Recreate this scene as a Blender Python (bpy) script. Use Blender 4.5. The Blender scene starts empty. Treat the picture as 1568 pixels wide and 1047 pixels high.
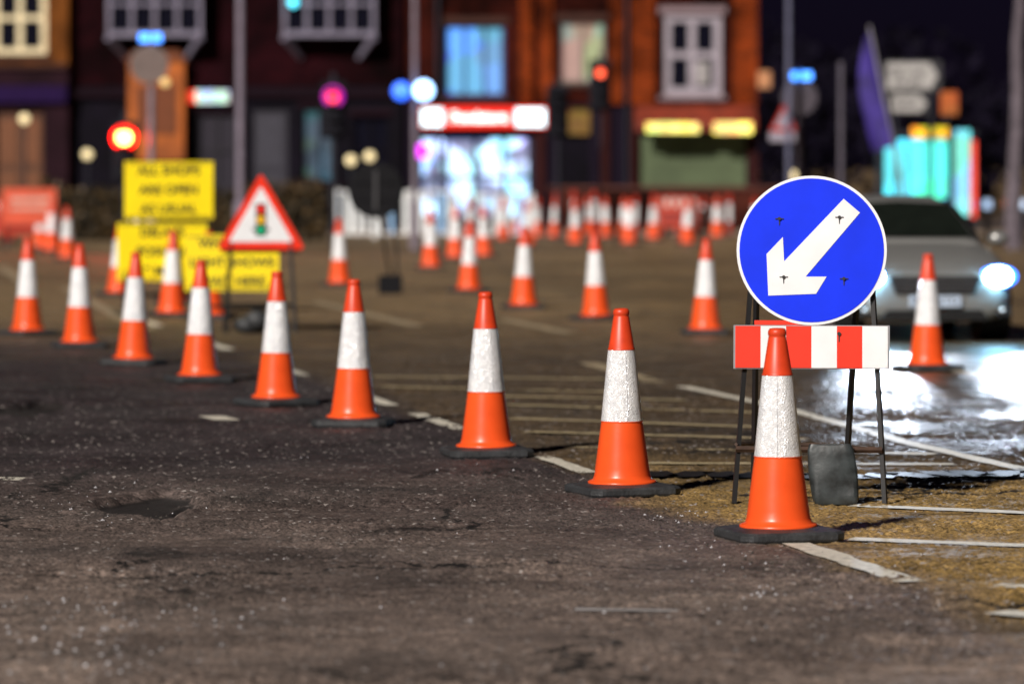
import bpy, math, random
import numpy as np
from mathutils import Vector, Matrix
random.seed(7); rng=np.random.default_rng(5)
S=bpy.context.scene; COL=S.collection
S.view_settings.view_transform='Standard'
S.view_settings.look='None'; S.view_settings.exposure=0

# ---------------------------------------------------------------- materials
def mk(name,col,rough=.6,metal=0,var=.18,scale=6,bump=0,bscale=60,emis=None,es=0,spec=.5,evar=0):
    m=bpy.data.materials.new(name); m.use_nodes=True
    nt=m.node_tree; N=nt.nodes; L=nt.links; b=N['Principled BSDF']
    tc=N.new('ShaderNodeTexCoord')
    no=N.new('ShaderNodeTexNoise'); no.inputs['Scale'].default_value=scale; no.inputs['Detail'].default_value=6
    L.new(tc.outputs['Object'],no.inputs['Vector'])
    cr=N.new('ShaderNodeValToRGB')
    cr.color_ramp.elements[0].position=.3; cr.color_ramp.elements[1].position=.7
    cr.color_ramp.elements[0].color=[c*(1-var) for c in col[:3]]+[1]
    cr.color_ramp.elements[1].color=[min(1,c*(1+var)) for c in col[:3]]+[1]
    L.new(no.outputs['Fac'],cr.inputs['Fac']); L.new(cr.outputs['Color'],b.inputs['Base Color'])
    b.inputs['Roughness'].default_value=rough; b.inputs['Metallic'].default_value=metal
    b.inputs['Specular IOR Level'].default_value=spec
    if bump:
        n2=N.new('ShaderNodeTexNoise'); n2.inputs['Scale'].default_value=bscale; n2.inputs['Detail'].default_value=4
        L.new(tc.outputs['Object'],n2.inputs['Vector'])
        bp=N.new('ShaderNodeBump'); bp.inputs['Strength'].default_value=bump; bp.inputs['Distance'].default_value=.01
        L.new(n2.outputs['Fac'],bp.inputs['Height']); L.new(bp.outputs['Normal'],b.inputs['Normal'])
    if emis:
        b.inputs['Emission Color'].default_value=list(emis)+[1]; b.inputs['Emission Strength'].default_value=es
        if evar:
            n3=N.new('ShaderNodeTexVoronoi'); n3.inputs['Scale'].default_value=evar
            L.new(tc.outputs['Object'],n3.inputs['Vector'])
            mx=N.new('ShaderNodeMix'); mx.data_type='RGBA'; mx.blend_type='MULTIPLY'; mx.inputs[0].default_value=.75
            mx.inputs[6].default_value=list(emis)+[1]
            L.new(n3.outputs['Color'],mx.inputs[7]); L.new(mx.outputs[2],b.inputs['Emission Color'])
    return m

def brickmat(name,c1,c2,mortar):
    m=bpy.data.materials.new(name); m.use_nodes=True
    nt=m.node_tree; N=nt.nodes; L=nt.links; b=N['Principled BSDF']
    tc=N.new('ShaderNodeTexCoord'); mp=N.new('ShaderNodeMapping'); mp.inputs['Rotation'].default_value=(math.radians(90),0,0)
    L.new(tc.outputs['Object'],mp.inputs['Vector'])
    br=N.new('ShaderNodeTexBrick'); br.inputs['Scale'].default_value=2.2
    br.inputs['Color1'].default_value=c1+(1,); br.inputs['Color2'].default_value=c2+(1,); br.inputs['Mortar'].default_value=mortar+(1,)
    L.new(mp.outputs['Vector'],br.inputs['Vector'])
    no=N.new('ShaderNodeTexNoise'); no.inputs['Scale'].default_value=.9; no.inputs['Detail'].default_value=5
    L.new(tc.outputs['Object'],no.inputs['Vector'])
    cr=N.new('ShaderNodeValToRGB'); cr.color_ramp.elements[0].position=.35; cr.color_ramp.elements[0].color=(.2,.2,.2,1); cr.color_ramp.elements[1].position=.65
    L.new(no.outputs['Fac'],cr.inputs['Fac'])
    mx=N.new('ShaderNodeMix'); mx.data_type='RGBA'; mx.blend_type='MULTIPLY'; mx.inputs[0].default_value=1
    L.new(br.outputs['Color'],mx.inputs[6]); L.new(cr.outputs['Color'],mx.inputs[7]); L.new(mx.outputs[2],b.inputs['Base Color'])
    b.inputs['Roughness'].default_value=.95; b.inputs['Specular IOR Level'].default_value=.08
    return m

# ---------------------------------------------------------------- mesh builder
class MB:
    def __init__(s): s.v=[]; s.f=[]; s.m=[]; s.sm=[]
    def add(s,vs,fs,mi=0,smooth=False):
        o=len(s.v); s.v+= [tuple(p) for p in vs]
        for f in fs: s.f.append([i+o for i in f]); s.m.append(mi); s.sm.append(smooth)
    def box(s,x0,x1,y0,y1,z0,z1,mi=0):
        s.add([(x0,y0,z0),(x1,y0,z0),(x1,y1,z0),(x0,y1,z0),(x0,y0,z1),(x1,y0,z1),(x1,y1,z1),(x0,y1,z1)],
              [(0,3,2,1),(4,5,6,7),(0,1,5,4),(1,2,6,5),(2,3,7,6),(3,0,4,7)],mi)
    def tube(s,p0,p1,r0,r1=None,n=10,mi=0,smooth=True):
        r1=r0 if r1 is None else r1
        p0=Vector(p0);p1=Vector(p1); q=(p1-p0).to_track_quat('Z','Y')
        vs=[];fs=[]
        for p,r in ((p0,r0),(p1,r1)):
            for i in range(n):
                a=2*math.pi*i/n; vs.append(p+q@Vector((r*math.cos(a),r*math.sin(a),0)))
        for i in range(n): fs.append((i,(i+1)%n,n+(i+1)%n,n+i))
        s.add(vs,fs,mi,smooth); s.add([vs[i] for i in range(n)],[list(range(n))[::-1]],mi); s.add([vs[n+i] for i in range(n)],[list(range(n))],mi)
    def revolve(s,prof,n=32,mi=0,c=(0,0,0)):
        vs=[];fs=[]
        for r,z in prof:
            for i in range(n):
                a=2*math.pi*i/n; vs.append((c[0]+r*math.cos(a),c[1]+r*math.sin(a),c[2]+z))
        for j in range(len(prof)-1):
            for i in range(n): fs.append((j*n+i,j*n+(i+1)%n,(j+1)*n+(i+1)%n,(j+1)*n+i))
        s.add(vs,fs,mi,True)
    def prism(s,pts,y0,y1,mi=0):   # polygon in XZ, counter-clockwise seen from -Y
        n=len(pts)
        vs=[(x,y0,z) for x,z in pts]+[(x,y1,z) for x,z in pts]
        fs=[list(range(n)),list(range(n,2*n))[::-1]]+[((i+1)%n,i,n+i,n+(i+1)%n) for i in range(n)]
        s.add(vs,fs,mi)
    def disc(s,cx,cz,r,y0,y1,mi=0,n=48):
        s.prism([(cx+r*math.cos(2*math.pi*i/n),cz+r*math.sin(2*math.pi*i/n)) for i in range(n)],y0,y1,mi)
    def ball(s,c,rx,ry,rz,mi=0,n=14,m=8):
        vs=[];fs=[]
        for j in range(m+1):
            t=math.pi*j/m
            for i in range(n):
                a=2*math.pi*i/n; vs.append((c[0]+rx*math.sin(t)*math.cos(a),c[1]+ry*math.sin(t)*math.sin(a),c[2]+rz*math.cos(t)))
        for j in range(m):
            for i in range(n): fs.append((j*n+i,(j+1)*n+i,(j+1)*n+(i+1)%n,j*n+(i+1)%n))
        s.add(vs,fs,mi,True)
    def mesh(s,name,mats):
        me=bpy.data.meshes.new(name); me.from_pydata(s.v,[],s.f)
        for m in mats: me.materials.append(m)
        me.polygons.foreach_set('material_index',s.m); me.polygons.foreach_set('use_smooth',s.sm); me.update()
        return me
    def build(s,name,mats,parent=None,loc=(0,0,0),rot=(0,0,0),bevel=0):
        o=bpy.data.objects.new(name,s.mesh(name,mats)); COL.objects.link(o)
        o.location=loc;o.rotation_euler=rot
        if parent: o.parent=parent
        if bevel:
            b=o.modifiers.new('b','BEVEL'); b.width=bevel; b.segments=2; b.limit_method='ANGLE'
        return o
def empty(name,loc=(0,0,0),rz=0):
    e=bpy.data.objects.new(name,None); COL.objects.link(e); e.location=loc; e.rotation_euler=(0,0,rz); e.empty_display_size=.2
    return e
def text(name,body,x,y,z,size,mat,parent,align='CENTER',bold=0):
    c=bpy.data.curves.new(name,'FONT'); c.body=body; c.size=size; c.align_x=align; c.align_y='CENTER'; c.extrude=.001; c.offset=bold
    c.materials.append(mat); o=bpy.data.objects.new(name,c); COL.objects.link(o)
    o.location=(x,y,z); o.rotation_euler=(math.radians(90),0,0); o.parent=parent; return o

M_white=mk('white_paint',(.82,.83,.85),.4,var=.06)
M_black=mk('black_paint',(.012,.012,.013),.45)
M_grey=mk('galvanised_steel',(.30,.30,.32),.4,.4)
M_pole=mk('pole_paint',(.10,.09,.12),.5)
M_darkpole=mk('dark_pole_paint',(.010,.012,.022),.5)
M_red=mk('red_sheeting',(.85,.035,.012),.35,var=.1)
M_yellow=mk('yellow_board',(1.0,.75,.005),.4,var=.06,scale=3)
M_rubber=mk('black_rubber',(.034,.036,.039),.55,var=.4,scale=14,bump=.5,bscale=50)

# ---------------------------------------------------------------- ground
def axis_y():
    ys=[-60,-20,0,6,10]; y=12.8
    while y<34: ys.append(y); y+=y*.00125
    while y<60: ys.append(y); y+=.09+ (y-34)*.05
    while y<1800: ys.append(y); y*=1.12
    return np.array(ys)
def axis_x():
    f=list(np.arange(-4.3,4.3,.0165)); o=[];x=4.4
    while x<900: o.append(x); x=x*1.12+.05
    return np.array([-a for a in o[::-1]]+f+o)
ys=axis_y(); xs=axis_x(); ny,nx=len(ys),len(xs)
X,Y=np.meshgrid(xs,ys)
def vnoise(X,Y,s,seed):
    r=np.random.default_rng(seed).random((256,256)); u=X/s; v=Y/s
    i=np.floor(u).astype(int); j=np.floor(v).astype(int); fu=u-i; fv=v-j
    fu=fu*fu*(3-2*fu); fv=fv*fv*(3-2*fv)
    g=lambda a,b:r[a%256,b%256]
    return (g(i,j)*(1-fu)+g(i+1,j)*fu)*(1-fv)+(g(i,j+1)*(1-fu)+g(i+1,j+1)*fu)*fv-.5
w=rng.random((ny,nx))-.5
w=np.sign(w)*np.abs(w*2)**1.3/2
Z=w*.013+vnoise(X,Y,.045,1)*.012+vnoise(X,Y,.14,2)*.012+vnoise(X,Y,.9,3)*.012
rough=np.clip(vnoise(X,Y,.7,4)*1.6+.8,0.3,1.6)
fade=np.clip((46-Y)/18,0,1)*np.clip((4.3-np.abs(X))/.6,0,1)*np.clip((Y-12.9)/.3,0,1)
Z=Z*rough*fade
# potholes worn through the surface
def pot(cx,cy,rx,ry,dep,lip=.008,soft=.08):
    ang=np.arctan2((Y-cy)/ry,(X-cx)/rx)
    d=np.sqrt(((X-cx)/rx)**2+((Y-cy)/ry)**2)*(1+.12*np.sin(3*ang+1)+.06*np.sin(7*ang)+.35*vnoise(X,Y,.12,9))
    return -dep*np.clip((1.0-d)/soft,0,1)+lip*np.exp(-((d-1.12)/.10)**2)
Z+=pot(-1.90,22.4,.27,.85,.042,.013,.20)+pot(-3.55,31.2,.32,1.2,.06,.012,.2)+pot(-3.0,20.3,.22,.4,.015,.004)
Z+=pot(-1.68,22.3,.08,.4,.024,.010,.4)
co=np.stack([X.ravel(),Y.ravel(),Z.ravel()],1).astype(np.float32)
idx=np.arange(ny*nx).reshape(ny,nx)
q=np.stack([idx[:-1,:-1],idx[:-1,1:],idx[1:,1:],idx[1:,:-1]],-1).reshape(-1,4)
me=bpy.data.meshes.new('road'); me.vertices.add(len(co)); me.vertices.foreach_set('co',co.ravel())
me.loops.add(q.size); me.loops.foreach_set('vertex_index',q.ravel().astype(np.int32))
me.polygons.add(len(q)); me.polygons.foreach_set('loop_start',np.arange(0,q.size,4,dtype=np.int32)); me.polygons.foreach_set('loop_total',np.full(len(q),4,dtype=np.int32))
me.polygons.foreach_set('use_smooth',np.ones(len(q),bool)); me.update(); me.validate()
road=bpy.data.objects.new('road',me); COL.objects.link(road)

m=bpy.data.materials.new('asphalt'); m.use_nodes=True; nt=m.node_tree; N=nt.nodes; L=nt.links; b=N['Principled BSDF']
tc=N.new('ShaderNodeTexCoord'); sx=N.new('ShaderNodeSeparateXYZ'); L.new(tc.outputs['Object'],sx.inputs[0])
def math_(op,a,b_=None,clamp=False):
    n=N.new('ShaderNodeMath'); n.operation=op; n.use_clamp=clamp
    for i,v in enumerate((a,b_)):
        if v is None: continue
        if isinstance(v,(int,float)): n.inputs[i].default_value=v
        else: L.new(v,n.inputs[i])
    return n.outputs[0]
def noise(scale,detail=5,rough=.6):
    n=N.new('ShaderNodeTexNoise'); n.inputs['Scale'].default_value=scale; n.inputs['Detail'].default_value=detail; n.inputs['Roughness'].default_value=rough
    L.new(tc.outputs['Object'],n.inputs['Vector']); return n.outputs['Fac']
def mix(f,a,c,mode='MIX'):
    n=N.new('ShaderNodeMix'); n.data_type='RGBA'; n.blend_type=mode
    if isinstance(f,(int,float)): n.inputs[0].default_value=f
    else: L.new(f,n.inputs[0])
    for i,v in ((6,a),(7,c)):
        if isinstance(v,tuple): n.inputs[i].default_value=v+(1,)
        else: L.new(v,n.inputs[i])
    return n.outputs[2]
def ramp(v,p0,p1,c0=(0,0,0),c1=(1,1,1)):
    n=N.new('ShaderNodeValToRGB'); e=n.color_ramp.elements; e[0].position=p0; e[1].position=p1; e[0].color=c0+(1,); e[1].color=c1+(1,)
    L.new(v,n.inputs[0]); return n.outputs[0]
nl=noise(.35,4)
# surface laid right of the lane line and beyond the junction is older, browner asphalt; its near part is yellowed to paint in sodium light
s_=math_('ADD',sx.outputs[0],math_('MULTIPLY',math_('SUBTRACT',sx.outputs[1],19.9),.193))
s_=math_('ADD',s_,math_('MULTIPLY',math_('SUBTRACT',nl,.5),1.2))
right=math_('MULTIPLY',math_('SUBTRACT',s_,1.20),2.4,True)
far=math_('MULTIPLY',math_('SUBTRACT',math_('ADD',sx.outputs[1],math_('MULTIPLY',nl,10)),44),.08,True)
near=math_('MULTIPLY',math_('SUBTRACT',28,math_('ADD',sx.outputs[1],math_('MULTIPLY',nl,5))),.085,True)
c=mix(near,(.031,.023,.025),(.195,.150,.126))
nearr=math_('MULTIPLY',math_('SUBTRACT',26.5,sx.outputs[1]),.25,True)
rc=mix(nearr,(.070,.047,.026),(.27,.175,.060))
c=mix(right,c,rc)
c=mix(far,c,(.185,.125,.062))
c=mix(1.0,c,ramp(noise(1.3,6),.3,.7,(.55,.55,.55),(1.42,1.40,1.36)),'MULTIPLY')
c=mix(1.0,c,ramp(noise(7,6,.7),.32,.68,(.52,.52,.52),(1.5,1.5,1.5)),'MULTIPLY')
c=mix(1.0,c,ramp(noise(50,3,.7),.34,.68,(.22,.22,.22),(2.1,2.1,2.1)),'MULTIPLY')
vo=N.new('ShaderNodeTexVoronoi'); vo.inputs['Scale'].default_value=50; L.new(tc.outputs['Object'],vo.inputs['Vector'])
sv=N.new('ShaderNodeSeparateColor'); L.new(vo.outputs['Color'],sv.inputs[0])
c=mix(ramp(sv.outputs[0],.965,.98),c,(.34,.30,.28))
# hairline cracks
nd=N.new('ShaderNodeTexNoise'); nd.inputs['Scale'].default_value=2.5; nd.inputs['Detail'].default_value=5; L.new(tc.outputs['Object'],nd.inputs['Vector'])
va=N.new('ShaderNodeVectorMath'); va.operation='SCALE'; va.inputs['Scale'].default_value=.7; L.new(nd.outputs['Color'],va.inputs[0])
vb=N.new('ShaderNodeVectorMath'); vb.operation='ADD'; L.new(tc.outputs['Object'],vb.inputs[0]); L.new(va.outputs[0],vb.inputs[1])
vc=N.new('ShaderNodeTexVoronoi'); vc.feature='DISTANCE_TO_EDGE'; vc.inputs['Scale'].default_value=.45; L.new(vb.outputs[0],vc.inputs['Vector'])
crk=math_('MULTIPLY',ramp(vc.outputs['Distance'],.004,.016,(1,1,1),(0,0,0)),ramp(noise(.5,2),.45,.55))
c=mix(crk,c,(.012,.010,.009))
# darker re-laid patches
vp=N.new('ShaderNodeTexVoronoi'); vp.distance='CHEBYCHEV'; vp.inputs['Scale'].default_value=.22; L.new(tc.outputs['Object'],vp.inputs['Vector'])
sp=N.new('ShaderNodeSeparateColor'); L.new(vp.outputs['Color'],sp.inputs[0])
c=mix(math_('MULTIPLY',ramp(sp.outputs[1],.66,.68),.45),c,mix(1.0,c,(.45,.45,.48),'MULTIPLY'))
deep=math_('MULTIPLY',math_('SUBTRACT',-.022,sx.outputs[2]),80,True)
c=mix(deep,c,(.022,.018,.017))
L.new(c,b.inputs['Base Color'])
# traffic-polished damp strip on the running lane in front of the car
pol=math_('MULTIPLY',math_('MULTIPLY',math_('SUBTRACT',sx.outputs[1],23.5),.22,True),math_('MULTIPLY',math_('SUBTRACT',sx.outputs[0],1.3),.7,True))
rr=mix(pol,ramp(noise(.8,4),.35,.65,(.55,.55,.55),(.82,.82,.82)),ramp(noise(2.2,6),.38,.62,(.28,.28,.28),(.56,.56,.56)))
L.new(rr,b.inputs['Roughness'])
bp=N.new('ShaderNodeBump'); bp.inputs['Strength'].default_value=.6; bp.inputs['Distance'].default_value=.006
L.new(noise(90,3,.7),bp.inputs['Height']); L.new(bp.outputs['Normal'],b.inputs['Normal'])
me.materials.append(m)

# grit lying on the road : one object
mb=MB()
def grit(x,y,r):
    h=r*random.uniform(.5,.9); a=random.random()*6
    vs=[(x+r*math.cos(a+k*1.2566)*random.uniform(.7,1.1),y+r*math.sin(a+k*1.2566),.002) for k in range(5)]+[(x,y,h+.004)]
    mb.add(vs,[(k,(k+1)%5,5) for k in range(5)],0 if random.random()<.25 else 1)
for i in range(700):
    y=random.uniform(14,26); x=random.uniform(-.145*y,.145*y)
    grit(x,y,random.choice((.003,.004,.005,.008)))
for i in range(200):   # swept along the cone line
    t=random.random()**1.1; y=22.0-t*6.8; x=.75+t*.5+random.gauss(0,.08+.10*t)
    grit(x,y,random.uniform(.003,.011))
for i in range(560):
    y=random.uniform(14.0,17.6); x=-1.6+random.gauss(0,.35); grit(x,y,random.uniform(.004,.013))
for i in range(80):
    y=random.uniform(15,19.5); x=1.75+random.gauss(0,.3); grit(x,y,random.uniform(.004,.009))
for i in range(80):
    a=random.random()*6.28; grit(-1.92+.35*math.cos(a)*random.uniform(.8,1.4),22.6+1.1*math.sin(a)*random.uniform(.8,1.3),random.uniform(.005,.013))
mb.build('road_grit',[mk('grit_stone',(.42,.41,.43),.25,var=.5,scale=40),mk('grit_dark',(.06,.052,.045),.4)])

# painted markings, on one sheet object per kind
M_mark=mk('road_marking_paint',(.66,.62,.52),.6,var=.3,scale=25)
M_markd=mk('worn_marking_paint',(.34,.27,.17),.65,var=.45,scale=9)
def strip(mb,p,q_,w,mi=0,z=.006,n=None,jag=.15):
    p=Vector(p);q_=Vector(q_); d=(q_-p); L_=d.length; d.normalize(); nn=Vector((-d.y,d.x)); n=n or max(2,int(L_/.15))
    vs=[];fs=[]
    for i in range(n+1):
        c_=p+d*(L_*i/n)
        for s_ in (-1,1):
            e=c_+nn*(s_*w/2*(1+random.uniform(-jag,jag))); vs.append((e.x,e.y,z))
    for i in range(n): fs.append((2*i,2*i+2,2*i+3,2*i+1))
    mb.add(vs,[f[::-1] for f in fs],mi)
mb=MB()
lx=lambda y:1.346-.193*(y-19.94)
for a,b_ in ((18.15,20.0),(24.6,26.0),(28.6,30.5),(31.5,33.2),(36,37.6),(41,43),(47,49.5)):
    strip(mb,(lx(a),a),(lx(b_),b_),.12 if a>20 else .14,jag=.22,z=.006 if a>20 else .0075)
strip(mb,(-2.14,29.9),(-1.97,29.95),.5)
strip(mb,(-3.1,24.2),(-2.75,24.1),.2)
mb.build('lane_line_marking',[M_mark])
mb=MB()
for p,q_ in (((-1.17,35.8),(1.17,35.3)),((-1.05,34.2),(.75,33.4)),((-.2,32.8),(1.3,32.2)),((-.04,31.6),(1.75,30.6)),((.0,29.9),(1.7,28.9)),((.1,28.4),(1.9,27.6)),
    ((.25,26.9),(2.6,26.2)),((.72,25.4),(2.62,25.3)),((1.78,22.25),(2.9,21.6)),((1.6,20.25),(2.7,19.75)),((2.04,18.0),(2.8,17.7)),((1.93,16.95),(2.5,16.4))):
    strip(mb,p,q_,.16,1 if p[1]>24 else 0,jag=.25)
mb.build('hatched_road_marking',[M_mark,mk('hatch_paint',(.42,.34,.20),.6,var=.4,scale=12)])
mb=MB()
pts=[(1.367,34.2),(1.98,31.2),(2.54,27.2),(2.98,24.85),(3.6,21.5)]
for a,b_ in zip(pts,pts[1:]): strip(mb,a,b_,.12)
strip(mb,(3.3,40.5),(4.2,34.2),.14)
for p,q_ in (((-2.58,55.5),(-1.04,47)),((-.1,49),(.6,45)),((.68,38.3),(1.17,34.9)),((-6.5,62),(-4.3,48)),((-9,75),(-7,62)),((-4.8,52),(-3.9,46)),((1.5,70),(6,63)),((-3,75),(1,78)),((-.5,62),(.9,60))):
    strip(mb,p,q_,.18,1)
mb.build('edge_line_marking',[M_mark,M_markd])
mb=MB(); M_tar=mk('tar',(.012,.010,.010),.5)
px=.75; py=24.45
while px<4.5:
    nx_=px+.18; n_y=24.4+.12*math.sin(px*3)+random.uniform(-.06,.06); strip(mb,(px,py),(nx_,n_y),.42,z=.010,n=2); px,py=nx_,n_y
mb.build('tar_seam',[M_tar])
mb=MB(); mb.tube((.25,16.98,.010),(.66,16.93,.010),.008,.006,6)
mb.build('cable_offcut',[mk('cable_grey',(.16,.15,.15),.5)])

# ---------------------------------------------------------------- traffic cones
def sheet_mat():
    m=mk('retroreflective_sleeve',(.90,.92,.97),.28,metal=.14,var=.12,scale=14,spec=.9)
    nt=m.node_tree; N=nt.nodes; L=nt.links; b=N['Principled BSDF']
    tc=N.new('ShaderNodeTexCoord'); v=N.new('ShaderNodeTexVoronoi'); v.inputs['Scale'].default_value=100; v.feature='DISTANCE_TO_EDGE'
    L.new(tc.outputs['Object'],v.inputs['Vector'])
    mu=N.new('ShaderNodeMath'); mu.operation='MULTIPLY'; mu.inputs[1].default_value=.6; L.new(v.outputs['Distance'],mu.inputs[0])
    n=N.new('ShaderNodeTexNoise'); n.inputs['Scale'].default_value=14; n.inputs['Detail'].default_value=2; L.new(tc.outputs['Object'],n.inputs['Vector'])
    ad=N.new('ShaderNodeMath'); ad.operation='ADD'; L.new(mu.outputs[0],ad.inputs[0]); L.new(n.outputs['Fac'],ad.inputs[1])
    bp=N.new('ShaderNodeBump'); bp.inputs['Strength'].default_value=.7; bp.inputs['Distance'].default_value=.018
    L.new(ad.outputs[0],bp.inputs['Height']); L.new(bp.outputs['Normal'],b.inputs['Normal']); return m
M_orange=mk('cone_plastic',(.96,.10,.018),.32,var=.12,scale=5,bump=.08,bscale=18)
M_orange_top=mk('cone_plastic_top',(.70,.055,.014),.42,var=.15,scale=9)
M_sleeve=sheet_mat()
M_seam=mk('sleeve_seam',(.45,.45,.48),.4)
def cone_mesh(seed):
    random.seed(seed); mb=MB()
    # rubber base : chamfered square slab with feet
    a=.258;c=.05
    pl=[(a,-a+c),(a,a-c),(a-c,a),(-a+c,a),(-a,a-c),(-a,-a+c),(-a+c,-a),(a-c,-a)]
    def ring(s,z): return [(x*s,y*s,z) for x,y in pl]
    vs=ring(.97,.0)+ring(1,.012)+ring(1,.036)+ring(.95,.048)+ring(.62,.060)
    fs=[]
    for j in range(4):
        for i in range(8): fs.append((j*8+i,j*8+(i+1)%8,(j+1)*8+(i+1)%8,(j+1)*8+i))
    fs.append([32+i for i in range(8)]); mb.add(vs,fs,2)
    mb.revolve([(.185,.058),(.187,.066),(.178,.072),(.160,.078),(.152,.10),(.146,.14),(.112,.388)],40,0)
    mb.revolve([(.112,.386),(.1145,.388),(.1145,.394)],40,0)
    mb.revolve([(.1135,.394),(.110,.42),(.0735,.772),(.0715,.776)],40,1)
    mb.revolve([(.0735,.776),(.0745,.781),(.070,.786),(.0425,.955),(.040,.962),(.044,.966),(.044,.985),(.036,.998),(.024,1.0),(.022,.97),(.0,.96)],40,3)
    # sleeve lap seam
    aa=math.radians(250+seed*17)
    mb.tube((.1125*math.cos(aa),.1125*math.sin(aa),.40),(.0730*math.cos(aa),.0730*math.sin(aa),.77),.0018,.0018,5,4)
    return mb.mesh('traffic_cone',[M_orange,M_sleeve,M_rubber,M_orange_top,M_seam])
CM=[cone_mesh(i) for i in range(4)]
cones=[(1.267,20.28,8),(.597,23.07,12),(-.156,26.07,3),(-1.08,29.08,-14),(-1.746,31.6,25),(-2.557,34.95,10),(-3.37,38.0,-20),(-4.215,41.6,5),(-5.05,44.5,30),
(3.59,36.9,12),(2.03,44.8,-8),(.966,48.9,20),(.145,52.7,0),(-.60,59.5,15),(-1.39,73,0),(-2.53,62.7,10),(-1.07,80,20),(-.54,82,0),(1.41,95,0),(2.6,95,20),(3.9,95,5),(.34,93,0),
(-3.99,50,10),(-3.48,49.2,-15),(-4.35,55,10),(-5.35,58,30),(-8.34,80,0),(-9.4,87,5),(-9.95,90,0),(-11.46,97,10),(-6.9,78,0),(.6,104,0),(2.75,104,0),(1.9,107,0),(5.0,104,0),
(-.2,100,0),(1.05,103,8),(3.35,101,20),(-.95,98,10),(2.25,103,0),(4.4,104.5,0),(.15,106,0)]
random.seed(3)
for i,(x,y,r) in enumerate(cones):
    o=bpy.data.objects.new('traffic_cone',CM[i%4]); COL.objects.link(o)
    o.location=(x,y,.003); o.rotation_euler=(math.radians(random.uniform(-.8,.8)) if i>2 else 0,math.radians(random.uniform(-1.2,1.2)) if i>2 else math.radians(-.4),math.radians(r+7)); s=random.uniform(.985,1.015) if i>2 else 1; o.scale=(s,s,s)

# ---------------------------------------------------------------- keep-left sign
K=empty('keep_left_sign',(1.567,22.35,0),math.radians(-5))
lean=math.radians(-6)
M_blue=mk('blue_sheeting',(.003,.032,.88),.32,var=.12,scale=3,bump=.03,bscale=8,spec=.4)
M_rust=mk('rusty_black_steel',(.05,.026,.016),.7,var=.6,scale=12)
F=empty('sign_face_assembly'); F.parent=K; F.rotation_euler=(lean,0,0)
cz=1.335;R=.395
mb=MB(); mb.disc(0,cz,R,.004,.016,0,72); mb.build('back_plate',[M_grey],F)
mb=MB(); mb.disc(0,cz,R,.0,.0038,0,72); mb.build('white_rim',[M_white],F)
mb=MB(); mb.disc(0,cz,R*.962,-.003,-.0004,0,72); mb.build('blue_face',[M_blue],F)
ar=[(.426,.709),(.643,.518),(-.080,-.365),(.2,-.364),(.061,-.60),(-.575,-.627),(-.6,-.055),(-.383,.182),(-.365,-.155)]
mb=MB(); mb.prism([(u*R,cz+v*R*.97) for u,v in ar][::-1],-.0062,-.0034,0); mb.build('white_arrow',[M_white],F)
mb=MB()
for u,v in ((-.43,.42),(.37,.44),(-.37,-.36),(.43,-.38)):
    mb.disc(u*R,cz+v*R,.009,-.014,-.0066,0,10); mb.box(u*R-.022,u*R+.022,-.010,-.0068,cz+v*R-.0025,cz+v*R+.0025,0)
    mb.prism([(u*R-.002,cz+v*R-.035),(u*R+.002,cz+v*R-.035),(u*R+.004,cz+v*R),(u*R-.004,cz+v*R)],-.0078,-.0068,0)
mb.build('fixing_bolts',[M_black],F)
mb=MB(); w=.80/6
for i in range(6): mb.box(-.40+i*w,-.40+(i+1)*w,-.003,.002,.715,.935,i%2)
mb.box(-.41,.41,.0025,.012,.71,.94,2)
for u in (-.17,.145): mb.disc(u,.895,.010,-.012,-.0035,3,10); mb.prism([(u-.002,.85),(u+.003,.855),(u+.004,.895),(u-.004,.895)],-.006,-.0036,3)
mb.build('chevron_plate',[M_red,M_white,M_grey,M_black],F)
mb=MB(); mb.box(-.3,.05,.004,.02,.941,.965,0); mb.build('retaining_clip',[M_red],F)
mb=MB()
def bar(mb,p,q_,w,mi=0): mb.tube(p,q_,w*.7,w*.7,4,mi,False)
bar(mb,(-.31,.19,1.30),(-.405,.04,0),.024); bar(mb,(.31,.19,1.30),(.385,.04,0),.024)
bar(mb,(-.29,.22,1.30),(-.32,.62,0),.024); bar(mb,(.25,.22,1.30),(.17,.60,0),.024)
bar(mb,(-.31,.19,1.29),(.31,.19,1.29),.02); bar(mb,(-.36,.15,.80),(.36,.15,.80),.018)
mb.build('a_frame_legs',[M_black],K)
mb=MB(); bar(mb,(-.395,.045,.285),(.37,.045,.285),.024); bar(mb,(-.315,.52,.285),(.19,.52,.27),.02); bar(mb,(-.395,.05,.31),(-.31,.52,.285),.016); bar(mb,(.37,.05,.275),(.19,.52,.27),.016)
mb.build('cross_bars',[M_rust],K)
# flattened sand bag hung on bar
mb=MB(); n=12;mm=12;vs=[];fs=[]
sq=lambda c_,e:math.copysign(abs(c_)**e,c_)
for j in range(mm+1):
    t=j/mm; z=.31*(1-t)+.004; wd=(.118+.010*math.sin(t*3.1))*(1 if 0<j<mm else .93); th=(.018+.035*t)*(1 if 0<j<mm else .7)
    for i in range(2*n):
        a=2*math.pi*i/(2*n)
        vs.append((.10+.03*t+wd*sq(math.cos(a),.35),.02+th*sq(math.sin(a),.6)*(1+.12*math.sin(a*4+t*5)),z+.005*math.sin(a*5)*(1-t)))
for j in range(mm):
    for i in range(2*n): fs.append((j*2*n+i,(j+1)*2*n+i,(j+1)*2*n+(i+1)%(2*n),j*2*n+(i+1)%(2*n)))
mb.add(vs,fs,0,True); mb.add(vs[:2*n],[list(range(2*n))],0)
bm_=mk('sandbag_plastic',(.026,.032,.034),.42,var=.8,scale=12,bump=.6,bscale=7)
mb.build('sandbag',[bm_],K,loc=(0,-.03,0))

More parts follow.
